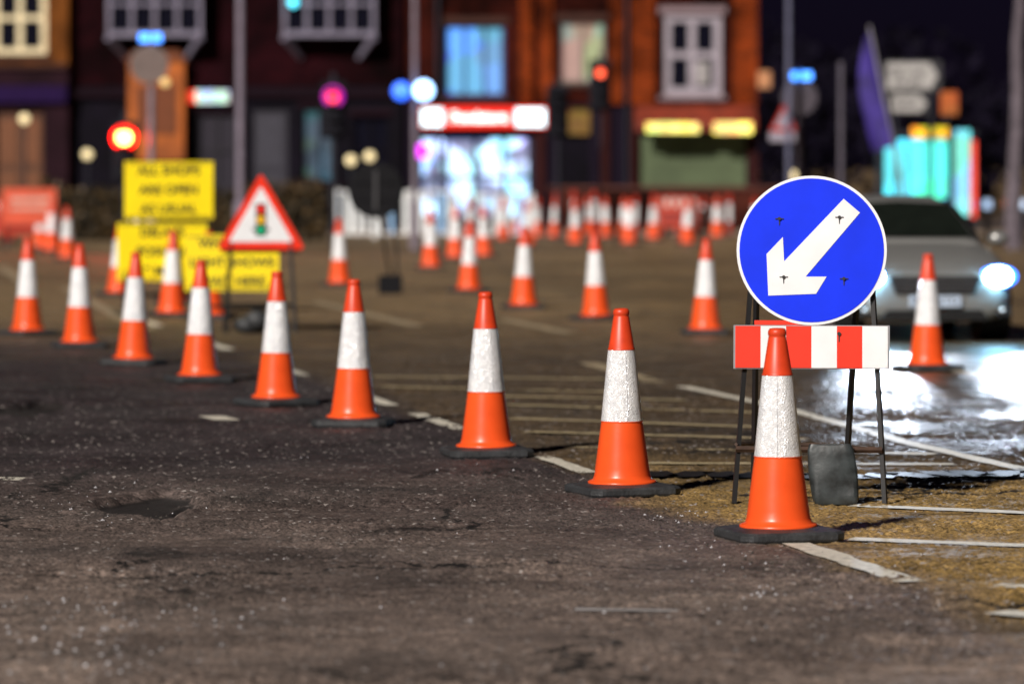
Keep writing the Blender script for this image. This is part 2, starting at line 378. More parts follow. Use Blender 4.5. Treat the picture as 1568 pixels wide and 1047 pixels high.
# ---------------------------------------------------------------- temporary signal warning sign
def rtri(cx,z0,z1,w,r):
    P=[Vector((cx-w/2,z0)),Vector((cx+w/2,z0)),Vector((cx,z1))]; out=[]
    for i,p in enumerate(P):
        a=(P[i-1]-p).normalized(); b_=(P[(i+1)%3]-p).normalized()
        for t in (0,.25,.5,.75,1):
            q_=(p+a*r)*(1-t)**2+p*2*t*(1-t)+(p+b_*r)*t*t; out.append((q_.x,q_.y))
    return out
T=empty('traffic_signals_warning_sign',(-2.655,45.1,0),math.radians(4))
mb=MB()
mb.prism(rtri(0,.885,1.70,.94,.06),.0,.012,0); mb.prism(rtri(0,.965,1.555,.68,.03),-.004,-.0005,1)
mb.box(-.055,.055,-.009,-.0045,1.03,1.37,2)
for z,k in ((1.31,3),(1.20,4),(1.09,5)): mb.disc(0,z,.045,-.014,-.0095,k,20)
mb.box(-.09,-.055,-.008,-.0045,1.08,1.11,2); mb.box(.055,.09,-.008,-.0045,1.08,1.11,2)
mb.build('triangle_face',[M_red,M_white,M_black,mk('r',(.8,.02,.01),.4),mk('am',(.95,.5,.01),.4),mk('gr',(.0,.45,.2),.4)],T)
mb=MB()
for s in (-1,1): bar(mb,(s*.30,.03,1.2),(s*.36,-.05,0),.03); bar(mb,(s*.30,.06,1.2),(s*.38,.6,0),.03)
bar(mb,(-.35,-.03,.3),(.35,-.03,.3),.025); bar(mb,(-.42,.03,.87),(.42,.03,.87),.03)
mb.build('a_frame_legs',[M_black],T)
mb=MB(); mb.ball((-.1,.1,.09),.20,.13,.10,0,16,8); mb.ball((-.04,.0,.14),.13,.1,.11,0,12,6); mb.build('sandbag',[M_rubber],T)
def yboard(name,cx,y,z0,z1,w,lines,rz,legs=True,sz=.15):
    E=empty(name,(cx,y,0),math.radians(rz)); mb=MB()
    mb.box(-w/2,w/2,0,.012,z0,z1,0); b_=.02
    for a in ((-w/2+b_,w/2-b_,z0+b_,z0+b_+.012),(-w/2+b_,w/2-b_,z1-b_-.012,z1-b_)): mb.box(a[0],a[1],-.003,-.0005,a[2],a[3],1)
    mb.build('board',[M_yellow,M_black],E)
    n=len(lines)
    for i,t in enumerate(lines): text('lettering',t,0,-.004,z1-(i+.5)*(z1-z0)/n,sz,M_black,E,bold=.004)
    mb=MB()
    for s in (-1,1): bar(mb,(s*w*.4,.03,z1),(s*w*.43,.0,0),.03); bar(mb,(s*w*.4,.05,z1-.1),(s*w*.43,.55,0),.03)
    bar(mb,(-w*.42,.02,.25),(w*.42,.02,.25),.025)
    mb.build('frame_legs',[M_black],E)
yboard('yellow_information_board',-4.07,50.6,1.14,1.82,1.05,['ALL SHOPS','ARE OPEN','AS USUAL'],5,sz=.15)
yboard('yellow_information_board',-4.10,50.0,.42,1.10,1.05,['DELAYS','POSSIBLE','9 MAY'],5,sz=.15)
yboard('yellow_diversion_sign',-3.02,46.0,.42,1.03,1.02,['WHEN RED','LIGHT SHOWS','WAIT HERE'],-3,sz=.14)

# round sign seen from behind
E=empty('round_sign_rear_view',(-1.88,58.9,0)); mb=MB()
mb.disc(0,1.43,.385,.0,.02,0); mb.box(-.025,.025,-.03,-.001,1.15,1.70,1)
mb.box(-.3,.3,-.02,-.001,1.52,1.55,0); mb.box(-.3,.3,-.02,-.001,1.28,1.31,0)
mb.tube((.26,0,1.15),(.31,-.02,0),.02,.02,6,0); mb.tube((-.0,0.05,1.4),(.22,.5,0),.02,.02,6,0)
mb.box(.04,.36,-.12,.15,0,.26,0)
mb.build('sign_back',[mk('sign_back_black',(.004,.004,.006),.7,spec=.2),mk('dull_grey',(.05,.05,.055),.5)],E,bevel=.01)

# ---------------------------------------------------------------- car
C=empty('silver_car',(4.22,42.6,0),math.radians(6))
M_body=mk('silver_car_paint',(.31,.31,.30),.28,.45,var=.04)
M_glass=mk('car_glass',(.010,.013,.010),.12,spec=.6)
M_head=mk('headlamp_lit',(.9,.9,.9),.2,emis=(.30,.70,1),es=80)
st=[(0,.60,.30,.46,.60,.64),(.07,.74,.22,.48,.66,.70),(.22,.83,.20,.5,.72,.77),(.5,.875,.2,.55,.80,.86),(.95,.89,.2,.55,.88,.95),(1.3,.895,.2,.55,.92,1.0),(2.2,.90,.2,.6,.93,1.0),(3.5,.895,.2,.6,.94,1.0),(4.1,.86,.28,.6,.92,.98),(4.3,.76,.38,.6,.86,.9)]
def carbody(C,M_body,paint='body_shell'):
    vs=[];fs=[]
    for y,w,zb,zm,zs,zt in st:
        h=[(w*.88,zb),(w*.98,zb+.12),(w,zm),(w*.965,zs),(w*.78,zt),(w*.4,zt+.02)]
        row=[(0,zb)]+h+[(0,zt+.025)]+[(-a,b_) for a,b_ in h[::-1]]
        vs+=[(a,y,b_) for a,b_ in row]
    n=14
    for j in range(len(st)-1):
        for i in range(n): fs.append((j*n+i,j*n+(i+1)%n,(j+1)*n+(i+1)%n,(j+1)*n+i))
    fs.append(list(range(n))[::-1]); fs.append([ (len(st)-1)*n+i for i in range(n)])
    mb=MB(); mb.add(vs,fs,0,True); o=mb.build(paint,[M_body],C); sb=o.modifiers.new('s','SUBSURF'); sb.levels=2; sb.render_levels=2
    cs=[(1.1,.74,.70,.93,.99),(1.95,.80,.585,.93,1.385),(2.7,.81,.60,.93,1.45),(3.6,.79,.57,.93,1.41),(4.12,.72,.62,.93,1.06)]
    vs=[];fs=[]
    for y,wb,wt,zb,zt in cs: vs+=[(wb,y,zb),(wt,y,zt-.04),(wt*.85,y,zt),(0,y,zt+.015),(-wt*.85,y,zt),(-wt,y,zt-.04),(-wb,y,zb)]
    for j in range(4):
        for i in range(6): fs.append((j*7+i,j*7+i+1,(j+1)*7+i+1,(j+1)*7+i))
    fs.append([0,6,5,4,3,2,1]); fs.append([28+i for i in range(7)])
    mb=MB(); mb.add(vs,fs,0,True); mb.build('cabin_pillars_and_roof',[M_body],C,bevel=.02)
    mb=MB()
    mb.add([(-.64,1.17,1.045),(.64,1.17,1.045),(.53,1.87,1.375),(-.53,1.87,1.375),(0,1.13,1.05),(0,1.86,1.40)],[(0,4,5,3),(4,1,2,5)],0)
    for s in (-1,1):
        mb.add([(s*.805,1.45,1.0),(s*.825,2.5,1.0),(s*.635,2.5,1.37),(s*.63,1.98,1.345)],[(0,1,2,3)],0)
        mb.add([(s*.825,2.56,1.0),(s*.81,3.5,1.0),(s*.61,3.45,1.33),(s*.635,2.56,1.37)],[(0,1,2,3)],0)
    mb.build('window_glass',[M_glass],C)
    mb=MB()
    mb.prism([(-.40,.50),(.40,.50),(.47,.67),(-.47,.67)],-.025,.12,0)
    for k in range(4): mb.box(-.42,.42,-.032,-.026,.52+k*.04,.528+k*.04,1)
    mb.prism([(-.55,.23),(.55,.23),(.48,.33),(-.48,.33)],-.02,.2,0)
    for s in (-1,1): mb.prism([(s*.70-.1,.27),(s*.70+.1,.27),(s*.70+.08,.38),(s*.70-.08,.38)],.06,.3,0)
    mb.build('grille_and_intakes',[M_black,M_chrome],C)
    mb=MB()
    for s in (-1,1):
        mb.ball((s*.97,1.45,1.02),.11,.07,.075,0)
        for y in (.85,3.45):
            mb.tube((s*.66,y,.32),(s*.90,y,.32),.32,.32,28,1); mb.tube((s*.86,y,.32),(s*.91,y,.32),.20,.19,20,2); mb.tube((s*.6,y,.36),(s*.893,y,.36),.37,.37,28,1)
    mb.build('wheels_and_mirrors',[M_body,M_tyre,M_grey],C)
    mb=MB(); mb.box(-.26,.26,-.04,-.02,.365,.475,0); mb.build('number_plate',[M_plate],C)
M_chrome=mk('dark_chrome',(.12,.12,.13),.3); M_tyre=mk('tyre',(.01,.01,.01),.7); M_plate=mk('plate',(.5,.6,.75),.3)
carbody(C,M_body)
text('registration',"BX14 KTO",0,-.043,.42,.10,M_black,C)
mb=MB()
for s in (-1,1):
    mb.ball((s*.67,.11,.66),.20,.13,.115,1); mb.ball((s*.65,.02,.66),.14,.09,.10,0)  # larger outer ball glows blue to imitate the lamp's halo
    mb.ball((s*.70,.1,.33),.04,.05,.035,2)
mb.build('headlamps',[M_head,mk('headlamp_halo',(.3,.5,.9),.1,.0,emis=(.02,.18,1),es=5),mk('foglamp',(.8,.8,.8),.3,emis=(.8,.9,1),es=.5)],C)
for s in (-1,1):
    l=bpy.data.lights.new('headlamp_beam','SPOT'); l.energy=4800; l.color=(.72,.83,1); l.spot_size=math.radians(34); l.spot_blend=1; l.shadow_soft_size=.14
    o=bpy.data.objects.new('headlamp_beam',l); COL.objects.link(o); o.parent=C; o.location=(s*.64,-.20,.66)
    d=Vector((.03,-1,-.055)); o.rotation_euler=d.to_track_quat('-Z','Y').to_euler()

# ---------------------------------------------------------------- far pavement, kerb, walls
mb=MB(); mb.box(-60,60,107.5,140,-.1,.12,0); mb.box(-60,60,107.3,107.497,-.1,.125,1)
mb.build('pavement',[mk('paving',(.065,.045,.038),.7,scale=2,var=.3),mk('kerb_stone',(.20,.15,.11),.7)])
mb=MB(); mb.box(1.0,7.6,110.5,110.75,.12,1.15,0); mb.box(.95,7.65,110.45,110.8,1.152,1.23,1)
mb.build('low_brick_wall',[brickmat('wall_brick',(.10,.022,.012),(.07,.016,.012),(.04,.02,.018)),mk('coping',(.10,.03,.02),.8)])

def railing(name,x0,x1,y,mat,h=1.15,step=.13,w=.03):
    mb=MB(); mb.box(x0,x1,y-.025,y+.025,h-.04,h,0); mb.box(x0,x1,y-.02,y+.02,.10,.13,0)
    x=x0
    while x<=x1:
        ww=w*random.uniform(.5,1.7); mb.box(x-ww,x+ww,y-.012,y+.012,.131,h-.041,random.randrange(2)); x+=step*random.uniform(.7,1.7)
    x=x0
    while x<=x1+.01: mb.box(x-.035,x+.035,y-.035,y+.035,.0,h+.05,0); x+=(x1-x0)/3
    return mb.build(name,[mat,M_rail2])
M_rail=mk('white_railing_paint',(.90,.96,1.0),.25,var=.1,scale=2)
M_rail2=mk('blue_lit_railing_paint',(.35,.58,1.0),.25,var=.2,scale=2)  # bluish light falling on the bars put into their colour
random.seed(11)
railing('pedestrian_guardrail',-4.25,-1.5,103.6,M_rail,1.15,.25,.055); railing('pedestrian_guardrail',-1.4,.5,103.9,M_rail,1.05,.26,.06)
# plastic work barriers
M_bp=mk('barrier_plastic',(.50,.045,.018),.5,var=.3); M_bw=mk('barrier_white',(.6,.55,.5),.5); M_br=mk('barrier_recess',(.26,.018,.01),.6)
def barrier(x,y,w,rz=0,c=None):
    E=empty('roadworks_barrier',(x,y,0),math.radians(rz)); mb=MB()
    mb.box(-w/2,w/2,-.03,.03,.25,1.0,0)
    mb.box(-w/2+.05,w/2-.05,-.038,-.0305,.76,.94,1)
    k=4
    for i in range(k): mb.box(-w/2+.06+i*(w-.1)/k,-w/2+.06+(i+.5)*(w-.1)/k,-.043,-.0385,.765,.935,0)
    for s in (-1,1): mb.box(s*w*.4-.05,s*w*.4+.05,-.28,.28,0,.08,2); mb.box(s*w*.4-.03,s*w*.4+.03,-.02,.02,.081,.249,0)
    mb.box(-w/2+.1,w/2-.1,-.036,-.0305,.36,.62,3)
    mb.build('panel',[M_bp,M_bw,M_rubber,M_br],E,bevel=.008)
barrier(4.1,105.5,1.0,-8)
barrier(-10.55,93,1.25,8); barrier(-11.7,96,1.1,-5)
# delineator posts among the far works
mb=MB(); random.seed(5)
for x in (1.1,1.55,2.05,3.05,3.55,4.15,4.75,5.4,6.0,6.6,.2,.65):
    y=106+random.uniform(-.8,.8); h=random.uniform(.9,1.15)
    mb.tube((x,y,0),(x,y,.06),.16,.13,10,2); mb.tube((x,y,.06),(x,y,h*.35),.06,.055,10,0); mb.tube((x,y,h*.35),(x,y,h*.8),.062,.058,10,1); mb.tube((x,y,h*.8),(x,y,h),.055,.05,10,0)
mb.build('delineator_posts',[mk('post_red',(.55,.035,.015),.5),M_white,M_rubber])
E=empty('red_works_sign',(-9.95,88,0),math.radians(10)); mb=MB(); mb.box(-.55,.55,0,.02,.55,1.3,0); mb.box(-.4,.4,-.004,-.0005,.85,.93,1); mb.box(-.4,.4,-.004,-.0005,1.02,1.12,1)
mb.box(-.5,-.46,.021,.06,0,1.2,2); mb.box(.46,.5,.021,.06,0,1.2,2); mb.build('board',[mk('faded_red',(.75,.12,.06),.5),mk('faded_white',(.7,.4,.32),.5),M_black],E)

# hedge : many leaf faces
def foliage(mb,fn,count,size,nm):
    for i in range(count):
        c=Vector(fn()); s=size*random.uniform(.6,1.5)
        a=Vector((random.gauss(0,1),random.gauss(0,1),random.gauss(0,1))).normalized(); b_=a.orthogonal().normalized(); d=a.cross(b_)
        mb.add([c-b_*s,c+d*s*.6,c+b_*s,c-d*s*.6],[(0,1,2,3)],random.randrange(nm))
M_lf=[mk('leaf_dark',(.020,.014,.006),.7),mk('leaf_mid',(.05,.034,.010),.6),mk('leaf_warm',(.10,.055,.014),.6)]
mb=MB()
def hf():
    x=random.uniform(-11.0,-4.3); top=1.32+.12*math.sin(x*2.1)+.07*math.sin(x*5)
    z=random.uniform(.1,top); y=100+random.choice((-1,-1,0,1))*.4*random.uniform(.8,1.1) ; return (x,y,z)
foliage(mb,hf,5200,.07,3); mb.box(-10.9,-4.4,99.75,100.25,0,1.15,0)
mb.build('hedge',M_lf)

# ---------------------------------------------------------------- buildings
def wall(mb,x0,x1,z0,z1,y,ops,mi=0,t=.3):
    xs_=sorted({x0,x1}|{v for o in ops for v in o[:2]}); zs_=sorted({z0,z1}|{v for o in ops for v in o[2:4]})
    for a,b_ in zip(xs_,xs_[1:]):
        for c_,d in zip(zs_,zs_[1:]):
            mx,mz=(a+b_)/2,(c_+d)/2
            if any(o[0]<mx<o[1] and o[2]<mz<o[3] for o in ops): continue
            mb.box(a,b_,y,y+t,c_,d,mi)
def window(name,parent,x0,x1,z0,z1,y,glass,frame=None,cols=2,rows=2,f=.07,sill=True,stone=None):
    frame=frame or M_white; mb=MB()
    mb.box(x0,x1,y+.16,y+.18,z0,z1,0)
    yf0,yf1=y+.09,y+.155
    mb.box(x0,x0+f,yf0,yf1,z0,z1,1); mb.box(x1-f,x1,yf0,yf1,z0,z1,1); mb.box(x0+f,x1-f,yf0,yf1,z0,z0+f,1); mb.box(x0+f,x1-f,yf0,yf1,z1-f,z1,1)
    for i in range(1,cols):
        c_=x0+(x1-x0)*i/cols; mb.box(c_-f*.45,c_+f*.45,yf0+.004,yf1,z0+f,z1-f,1)
    for i in range(1,rows):
        c_=z0+(z1-z0)*i/rows; mb.box(x0+f,x1-f,yf0+.008,yf1,c_-f*.4,c_+f*.4,1)
    if sill: mb.box(x0-.12,x1+.12,y-.08,y+.088,z0-.12,z0-.002,2); mb.box(x0-.12,x1+.12,y-.03,y-.002,z1+.002,z1+.2,2)
    return mb.build(name,[glass,frame,stone or M_stone],parent)
M_stone=mk('stone_trim',(.06,.028,.022),.8,spec=.1)
M_dstone=mk('night_stone',(.012,.004,.008),.8,spec=.1)  # trim darkened in its colour to stand for night shade
G_dark=mk('window_dark',(.004,.004,.010),.25,spec=.2)
M_slate=mk('slate_roof',(.02,.02,.025),.7,bump=.4,bscale=6)
YF=115
def shell(E,x0,x1,y,depth,h,roof,wallmat,roofmat):
    mb=MB(); mb.box(x0,x0+.3,y+.301,y+depth,.12,h,0); mb.box(x1-.3,x1,y+.301,y+depth,.12,h,0); mb.box(x0+.3,x1-.3,y+depth-.3,y+depth,.12,h,0)
    mb.build('side_and_rear_walls',[wallmat],E)
    mb=MB(); yc=y+depth/2
    vs=[(x0-.2,y-.35,h),(x1+.2,y-.35,h),(x1+.2,yc,roof),(x0-.2,yc,roof),(x0-.2,y+depth+.3,h),(x1+.2,y+depth+.3,h)]
    mb.add(vs,[(0,1,2,3),(3,2,5,4),(0,3,4),(1,5,2),(0,4,5,1)],0); 
    mb.build('roof',[roofmat],E)
    mb=MB()
    for cx in (x0+1,x1-1): mb.box(cx-.4,cx+.4,yc-.3,yc+.3,roof-.8,roof+1.0,0); [mb.tube((cx+k,yc,roof+1.0),(cx+k,yc,roof+1.35),.11,.09,8,1) for k in (-.2,.2)]
    mb.build('chimneys',[wallmat,M_stone],E)
# --- dark house on the left
M_maroon=brickmat('night_maroon_brick',(.026,.003,.005),(.015,.002,.004),(.008,.002,.004))  # unlit night look of the front put into the brick colour
M_lowdark=mk('night_shopfront_paint',(.0035,.0022,.006),.7,var=.5,scale=1.5,spec=.1)  # near-black colour carries the night darkness of the ground floor
E=empty('dark_brick_house')
ops=[(-10.6,-8.5,5.15,6.7),(-5.95,-3.85,5.15,6.7)]
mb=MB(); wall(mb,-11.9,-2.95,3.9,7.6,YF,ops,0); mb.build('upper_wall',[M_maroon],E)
opl=[(-7.02,-6.05,.12,3.3),(-5.65,-4.7,1.3,3.3),(-8.5,-7.4,1.1,3.2),(-4.3,-3.3,1.2,3.1)]
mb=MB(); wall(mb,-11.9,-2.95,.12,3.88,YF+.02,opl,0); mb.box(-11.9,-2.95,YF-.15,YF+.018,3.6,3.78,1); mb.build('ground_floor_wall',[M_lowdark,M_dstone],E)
M_oriel=mk('oriel_paint',(.22,.20,.27),.6,spec=.2)
for x0,x1 in ((-10.85,-8.3),(-6.15,-3.65)):   # oriel windows
    mb=MB(); y0=YF-.75; 
    mb.box(x0,x1,y0,YF-.003,5.22,5.36,0); mb.box(x0,x1,y0-.05,YF-.003,6.9,7.05,0)
    for k in range(5):
        c_=x0+.06+(x1-x0-.12)*k/4; mb.box(c_-.05,c_+.05,y0,y0+.1,5.36,6.9,0)
    mb.box(x0+.12,x1-.12,y0+.01,y0+.09,6.05,6.13,0)
    mb.box(x0+.01,x1-.01,y0+.11,y0+.13,5.36,6.9,1)
    for xx in (x0,x1-.02): mb.box(xx,xx+.02,y0+.14,YF-.003,5.36,6.9,1)
    for s,xx in ((1,x0+.05),(-1,x1-.05)):
        mb.tube((xx,y0+.05,5.2),(xx+s*.42,YF-.1,4.65),.11,.07,6,0)
    mb.build('oriel_window',[M_oriel,G_dark],E)
mb=MB(); mb.box(-7.02,-6.05,YF+.12,YF+.18,.12,3.3,0); mb.box(-6.9,-6.17,YF+.09,YF+.119,.4,1.5,1); mb.box(-6.9,-6.17,YF+.09,YF+.119,1.7,3.1,1); mb.build('front_door',[mk('door_grey',(.020,.018,.03),.6),mk('door_panel',(.032,.030,.045),.6)],E)
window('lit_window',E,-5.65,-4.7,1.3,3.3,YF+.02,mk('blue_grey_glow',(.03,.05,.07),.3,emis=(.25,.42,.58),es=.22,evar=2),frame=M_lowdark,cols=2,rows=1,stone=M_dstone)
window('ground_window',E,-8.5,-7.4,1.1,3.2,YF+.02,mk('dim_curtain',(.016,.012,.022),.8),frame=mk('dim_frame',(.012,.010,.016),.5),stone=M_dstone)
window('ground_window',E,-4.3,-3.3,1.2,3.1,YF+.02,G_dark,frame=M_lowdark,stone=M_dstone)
mb=MB(); mb.box(-10.3,-8.8,YF-.5,YF+.0,1.9,4.55,0); mb.prism([(-10.4,4.552),(-8.7,4.552),(-8.95,4.85),(-10.15,4.85)],YF-.55,YF-.003,1); mb.box(-10.1,-9.0,YF-.53,YF-.502,2.6,3.9,1); mb.box(-10.2,-8.9,YF-.4,YF-.003,.12,1.899,1)
mb.build('lit_porch',[mk('lit_orange_render',(.42,.10,.008),.7,var=.5,scale=1.2),mk('porch_dark',(.16,.038,.006),.7)],E)  # orange lamplight on the entrance put into the render colour
mb=MB(); mb.box(-8.5,-7.62,YF-.18,YF-.02,3.45,3.78,0); mb.box(-8.72,-8.502,YF-.18,YF-.02,3.45,3.78,1)
mb.build('illuminated_sign',[mk('sign_glow',(.6,.7,.7),.4,emis=(.40,.90,.85),es=1.2,evar=4),mk('sign_red_glow',(.8,.1,.05),.4,emis=(1,.05,.02),es=1.0)],E)
mb=MB(); mb.ball((-5.85,YF-.95,6.12),.12,.12,.12,0); mb.box(-5.88,-5.82,YF-.85,YF-.76,6.10,6.14,1); mb.build('alarm_lamp',[mk('cyan_lamp',(.1,.5,.6),.3,emis=(.1,.8,1),es=3),M_darkpole],E)
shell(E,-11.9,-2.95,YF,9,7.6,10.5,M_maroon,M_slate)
# --- stone-fronted house, far left
E=empty('stone_fronted_house'); M_sand=mk('lit_sandstone',(.13,.042,.008),.85,var=.7,scale=1.3,spec=.1)  # orange light on the stone front put into its colour
wl=[(-13.95,-12.5,4.75,6.7),(-17,-15.6,4.75,6.7),(-13.9,-12.6,.12,3.25),(-17,-15.4,1.1,3.1)]
M_gf=mk('dark_ground_render',(.018,.006,.010),.8,var=.4,scale=1,spec=.1)
mb=MB(); wall(mb,-22,-11.92,4.35,7.8,YF-.4,wl[:2],0); wall(mb,-22,-11.92,.12,4.349,YF-.39,wl[2:],3); mb.box(-22,-11.95,YF-.55,YF-.402,3.45,3.9,1); mb.box(-22,-11.95,YF-.5,YF-.402,4.38,4.5,2)
mb.build('front_wall',[M_sand,mk('purple_fascia',(.016,.004,.045),.6,spec=.1),M_stone,M_gf],E)
G_warm=mk('warm_window_glow',(.2,.16,.08),.3,emis=(.75,.55,.22),es=.35,evar=1.5)
window('sash_window',E,-13.95,-12.5,4.75,6.7,YF-.4,G_dark,frame=mk('cream_frame',(.85,.72,.45),.5),cols=2,rows=2,f=.17)
window('sash_window',E,-17,-15.6,4.75,6.7,YF-.4,G_warm,cols=2,rows=2,f=.12)
window('shop_window',E,-17,-15.4,1.1,3.1,YF-.4,G_warm)
mb=MB(); mb.box(-13.9,-12.6,YF-.25,YF-.2,.12,3.25,0); 
for k in range(2):
    for j in range(2): mb.box(-13.8+k*.62,-13.3+k*.62,YF-.28,YF-.251,.4+j*1.4,1.6+j*1.4,1)
mb.build('panelled_door',[mk('oak_door',(.09,.030,.009),.6),mk('oak_panel',(.16,.052,.015),.6)],E)
shell(E,-22,-11.92,YF-.4,9,7.8,10.8,M_sand,M_slate)
# --- brick terrace with shops
E=empty('brick_terrace_shops'); M_brick=brickmat('lit_red_brick',(.075,.010,.004),(.042,.006,.004),(.025,.008,.007))
M_brick2=brickmat('lit_orange_brick',(.36,.056,.008),(.20,.034,.007),(.07,.022,.012))  # warm lamplight on the pilasters put into this brick colour
wu=[(-1.82,-.2,3.62,5.56),(1.29,2.5,3.98,5.65),(4.07,5.65,3.65,5.85)]
mb=MB(); wall(mb,-2.85,6.62,3.42,7.6,YF,wu,0)
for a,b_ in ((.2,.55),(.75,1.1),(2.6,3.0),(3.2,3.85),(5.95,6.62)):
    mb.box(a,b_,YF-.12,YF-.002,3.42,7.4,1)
mb.box(-2.9,6.66,YF-.2,YF-.122,6.7,6.9,2)
mb.build('upper_wall',[M_brick,M_brick2,M_stone],E)
wg=[(-2.55,.55,.3,2.6),(1.2,2.1,.12,3.3),(3.45,6.3,.12,2.6)]
mb=MB(); wall(mb,-2.85,6.62,.12,3.4,YF+.02,wg,0)
for a in (.62,2.35,3.1,6.36): mb.box(a,a+.26,YF-.12,YF+.018,.12,3.3,1)
mb.build('ground_wall',[mk('shop_paint',(.008,.004,.012),.7,spec=.1),mk('shop_pilaster',(.035,.008,.008),.7,spec=.1)],E)
window('sash_window',E,-1.82,-.2,3.62,5.56,YF,mk('blue_room_glow',(.1,.2,.4),.3,emis=(.17,.40,1.0),es=1.05,evar=1.3),frame=mk('blue_lit_frame',(.03,.05,.16),.5),cols=3,rows=1,f=.09)
window('sash_window',E,1.29,2.5,3.98,5.65,YF,mk('pale_curtain_glow',(.2,.2,.15),.5,emis=(.64,.62,.44),es=.55,evar=1.2),frame=mk('dull_frame',(.20,.17,.15),.5),cols=2,rows=1,f=.08)
window('sash_window',E,4.07,5.65,3.65,5.85,YF,G_dark,frame=mk('painted_frame',(.36,.32,.37),.5),cols=2,rows=2,f=.22,stone=mk('painted_sill',(.24,.17,.19),.6))
mb=MB(); mb.box(4.75,5.3,YF+.13,YF+.15,3.95,4.55,0); mb.build('curtain',[mk('curtain',(.35,.33,.33),.8)],E)
# convenience shop
mb=MB(); mb.box(-2.45,.92,YF-.30,YF-.13,2.78,3.34,0); mb.box(-2.42,-1.86,YF-.33,YF-.302,2.83,3.28,1); mb.box(.1,.88,YF-.33,YF-.302,2.83,3.28,1)
mb.build('shop_fascia',[mk('fascia_red',(.6,.02,.01),.4,emis=(1,.02,.010),es=.9),mk('fascia_white',(.8,.9,.95),.4,emis=(.50,.92,1),es=2.6)],E)
text('fascia_lettering','Foodstore',-.88,YF-.31,3.05,.36,mk('letter_glow',(.9,.9,.9),.4,emis=(1,.85,.8),es=2.0),E,bold=.02)
def shopglow():
    m=mk('shop_interior_glow',(.3,.3,.3),.3,emis=(.7,.88,1),es=2.7)
    nt=m.node_tree;N=nt.nodes;L=nt.links;b=N['Principled BSDF']
    tc=N.new('ShaderNodeTexCoord'); mp=N.new('ShaderNodeMapping'); mp.inputs['Scale'].default_value=(2.6,1,2.0); L.new(tc.outputs['Object'],mp.inputs[0])
    v=N.new('ShaderNodeTexVoronoi'); v.inputs['Scale'].default_value=1; v.distance='CHEBYCHEV'; L.new(mp.outputs[0],v.inputs['Vector'])
    hs=N.new('ShaderNodeHueSaturation'); hs.inputs['Saturation'].default_value=1.0; hs.inputs['Value'].default_value=1.1; L.new(v.outputs['Color'],hs.inputs['Color'])
    mx=N.new('ShaderNodeMix'); mx.data_type='RGBA'; mx.inputs[0].default_value=.25; mx.inputs[6].default_value=(.24,.62,1,1); L.new(hs.outputs[0],mx.inputs[7]); 
    n2=N.new('ShaderNodeTexNoise'); n2.inputs['Scale'].default_value=1.5; n2.inputs['Detail'].default_value=1; L.new(tc.outputs['Object'],n2.inputs['Vector'])
    cr=N.new('ShaderNodeValToRGB'); cr.color_ramp.elements[0].position=.45; cr.color_ramp.elements[0].color=(.015,.04,.12,1); cr.color_ramp.elements[1].position=.56
    L.new(n2.outputs['Fac'],cr.inputs[0]); m2=N.new('ShaderNodeMix'); m2.data_type='RGBA'; m2.blend_type='MULTIPLY'; m2.inputs[0].default_value=1
    L.new(mx.outputs[2],m2.inputs[6]); L.new(cr.outputs[0],m2.inputs[7]); L.new(m2.outputs[2],b.inputs['Emission Color']); return m
window('shop_window',E,-2.55,.55,.3,2.6,YF+.02,shopglow(),frame=mk('shop_frame',(.02,.02,.04),.4),cols=4,rows=2,f=.12,sill=False)
mb=MB(); mb.disc(-2.42,2.15,.2,YF-.12,YF-.02,0,20); mb.build('neon_roundel',[mk('magenta_neon',(.5,.0,.5),.4,emis=(.8,.03,1),es=2.2)],E)
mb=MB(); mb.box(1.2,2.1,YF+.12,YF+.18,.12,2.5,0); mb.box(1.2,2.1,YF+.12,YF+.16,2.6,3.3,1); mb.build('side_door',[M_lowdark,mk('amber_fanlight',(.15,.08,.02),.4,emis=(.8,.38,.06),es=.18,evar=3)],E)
# shuttered shop
mb=MB()
for k in range(16): mb.box(3.45,6.3,YF+.10+.02*(k%2),YF+.16,.14+k*.153,.14+k*.153+.150,0)
mb.build('roller_shutter',[mk('shutter_paint',(.090,.12,.060),.5,var=.3,scale=1)],E)
mb=MB(); mb.add([(3.3,YF-.75,2.95),(6.55,YF-.75,2.95),(6.55,YF-.13,3.38),(3.3,YF-.13,3.38),(3.3,YF-.75,2.7),(6.55,YF-.75,2.7)],[(0,1,2,3),(4,5,1,0)],0)
mb.build('awning',[mk('awning_red',(.20,.026,.008),.7,var=.4,scale=2)],E)
mb=MB(); mb.box(3.6,5.0,YF-.82,YF-.76,2.65,2.90,0); mb.box(5.4,6.42,YF-.82,YF-.76,2.62,2.92,0)
mb.build('strip_lights',[mk('yellow_tube',(.8,.7,.2),.4,emis=(1,.78,.16),es=1.9,evar=4)],E)
mb=MB(); mb.box(6.62,6.95,YF-.3,YF+.1,3.85,4.3,0); mb.build('wall_lamp',[mk('wall_lamp_glow',(.4,.2,.1),.4,emis=(.8,.30,.12),es=.25)],E)
mb=MB()
for x in (-2.0,3.1): mb.tube((x,YF-.2,.12),(x,YF-.2,7.4),.05,.05,8,0)
mb.build('downpipes',[M_darkpole],E)
shell(E,-2.85,6.62,YF,9,7.6,10.6,M_brick,M_slate)

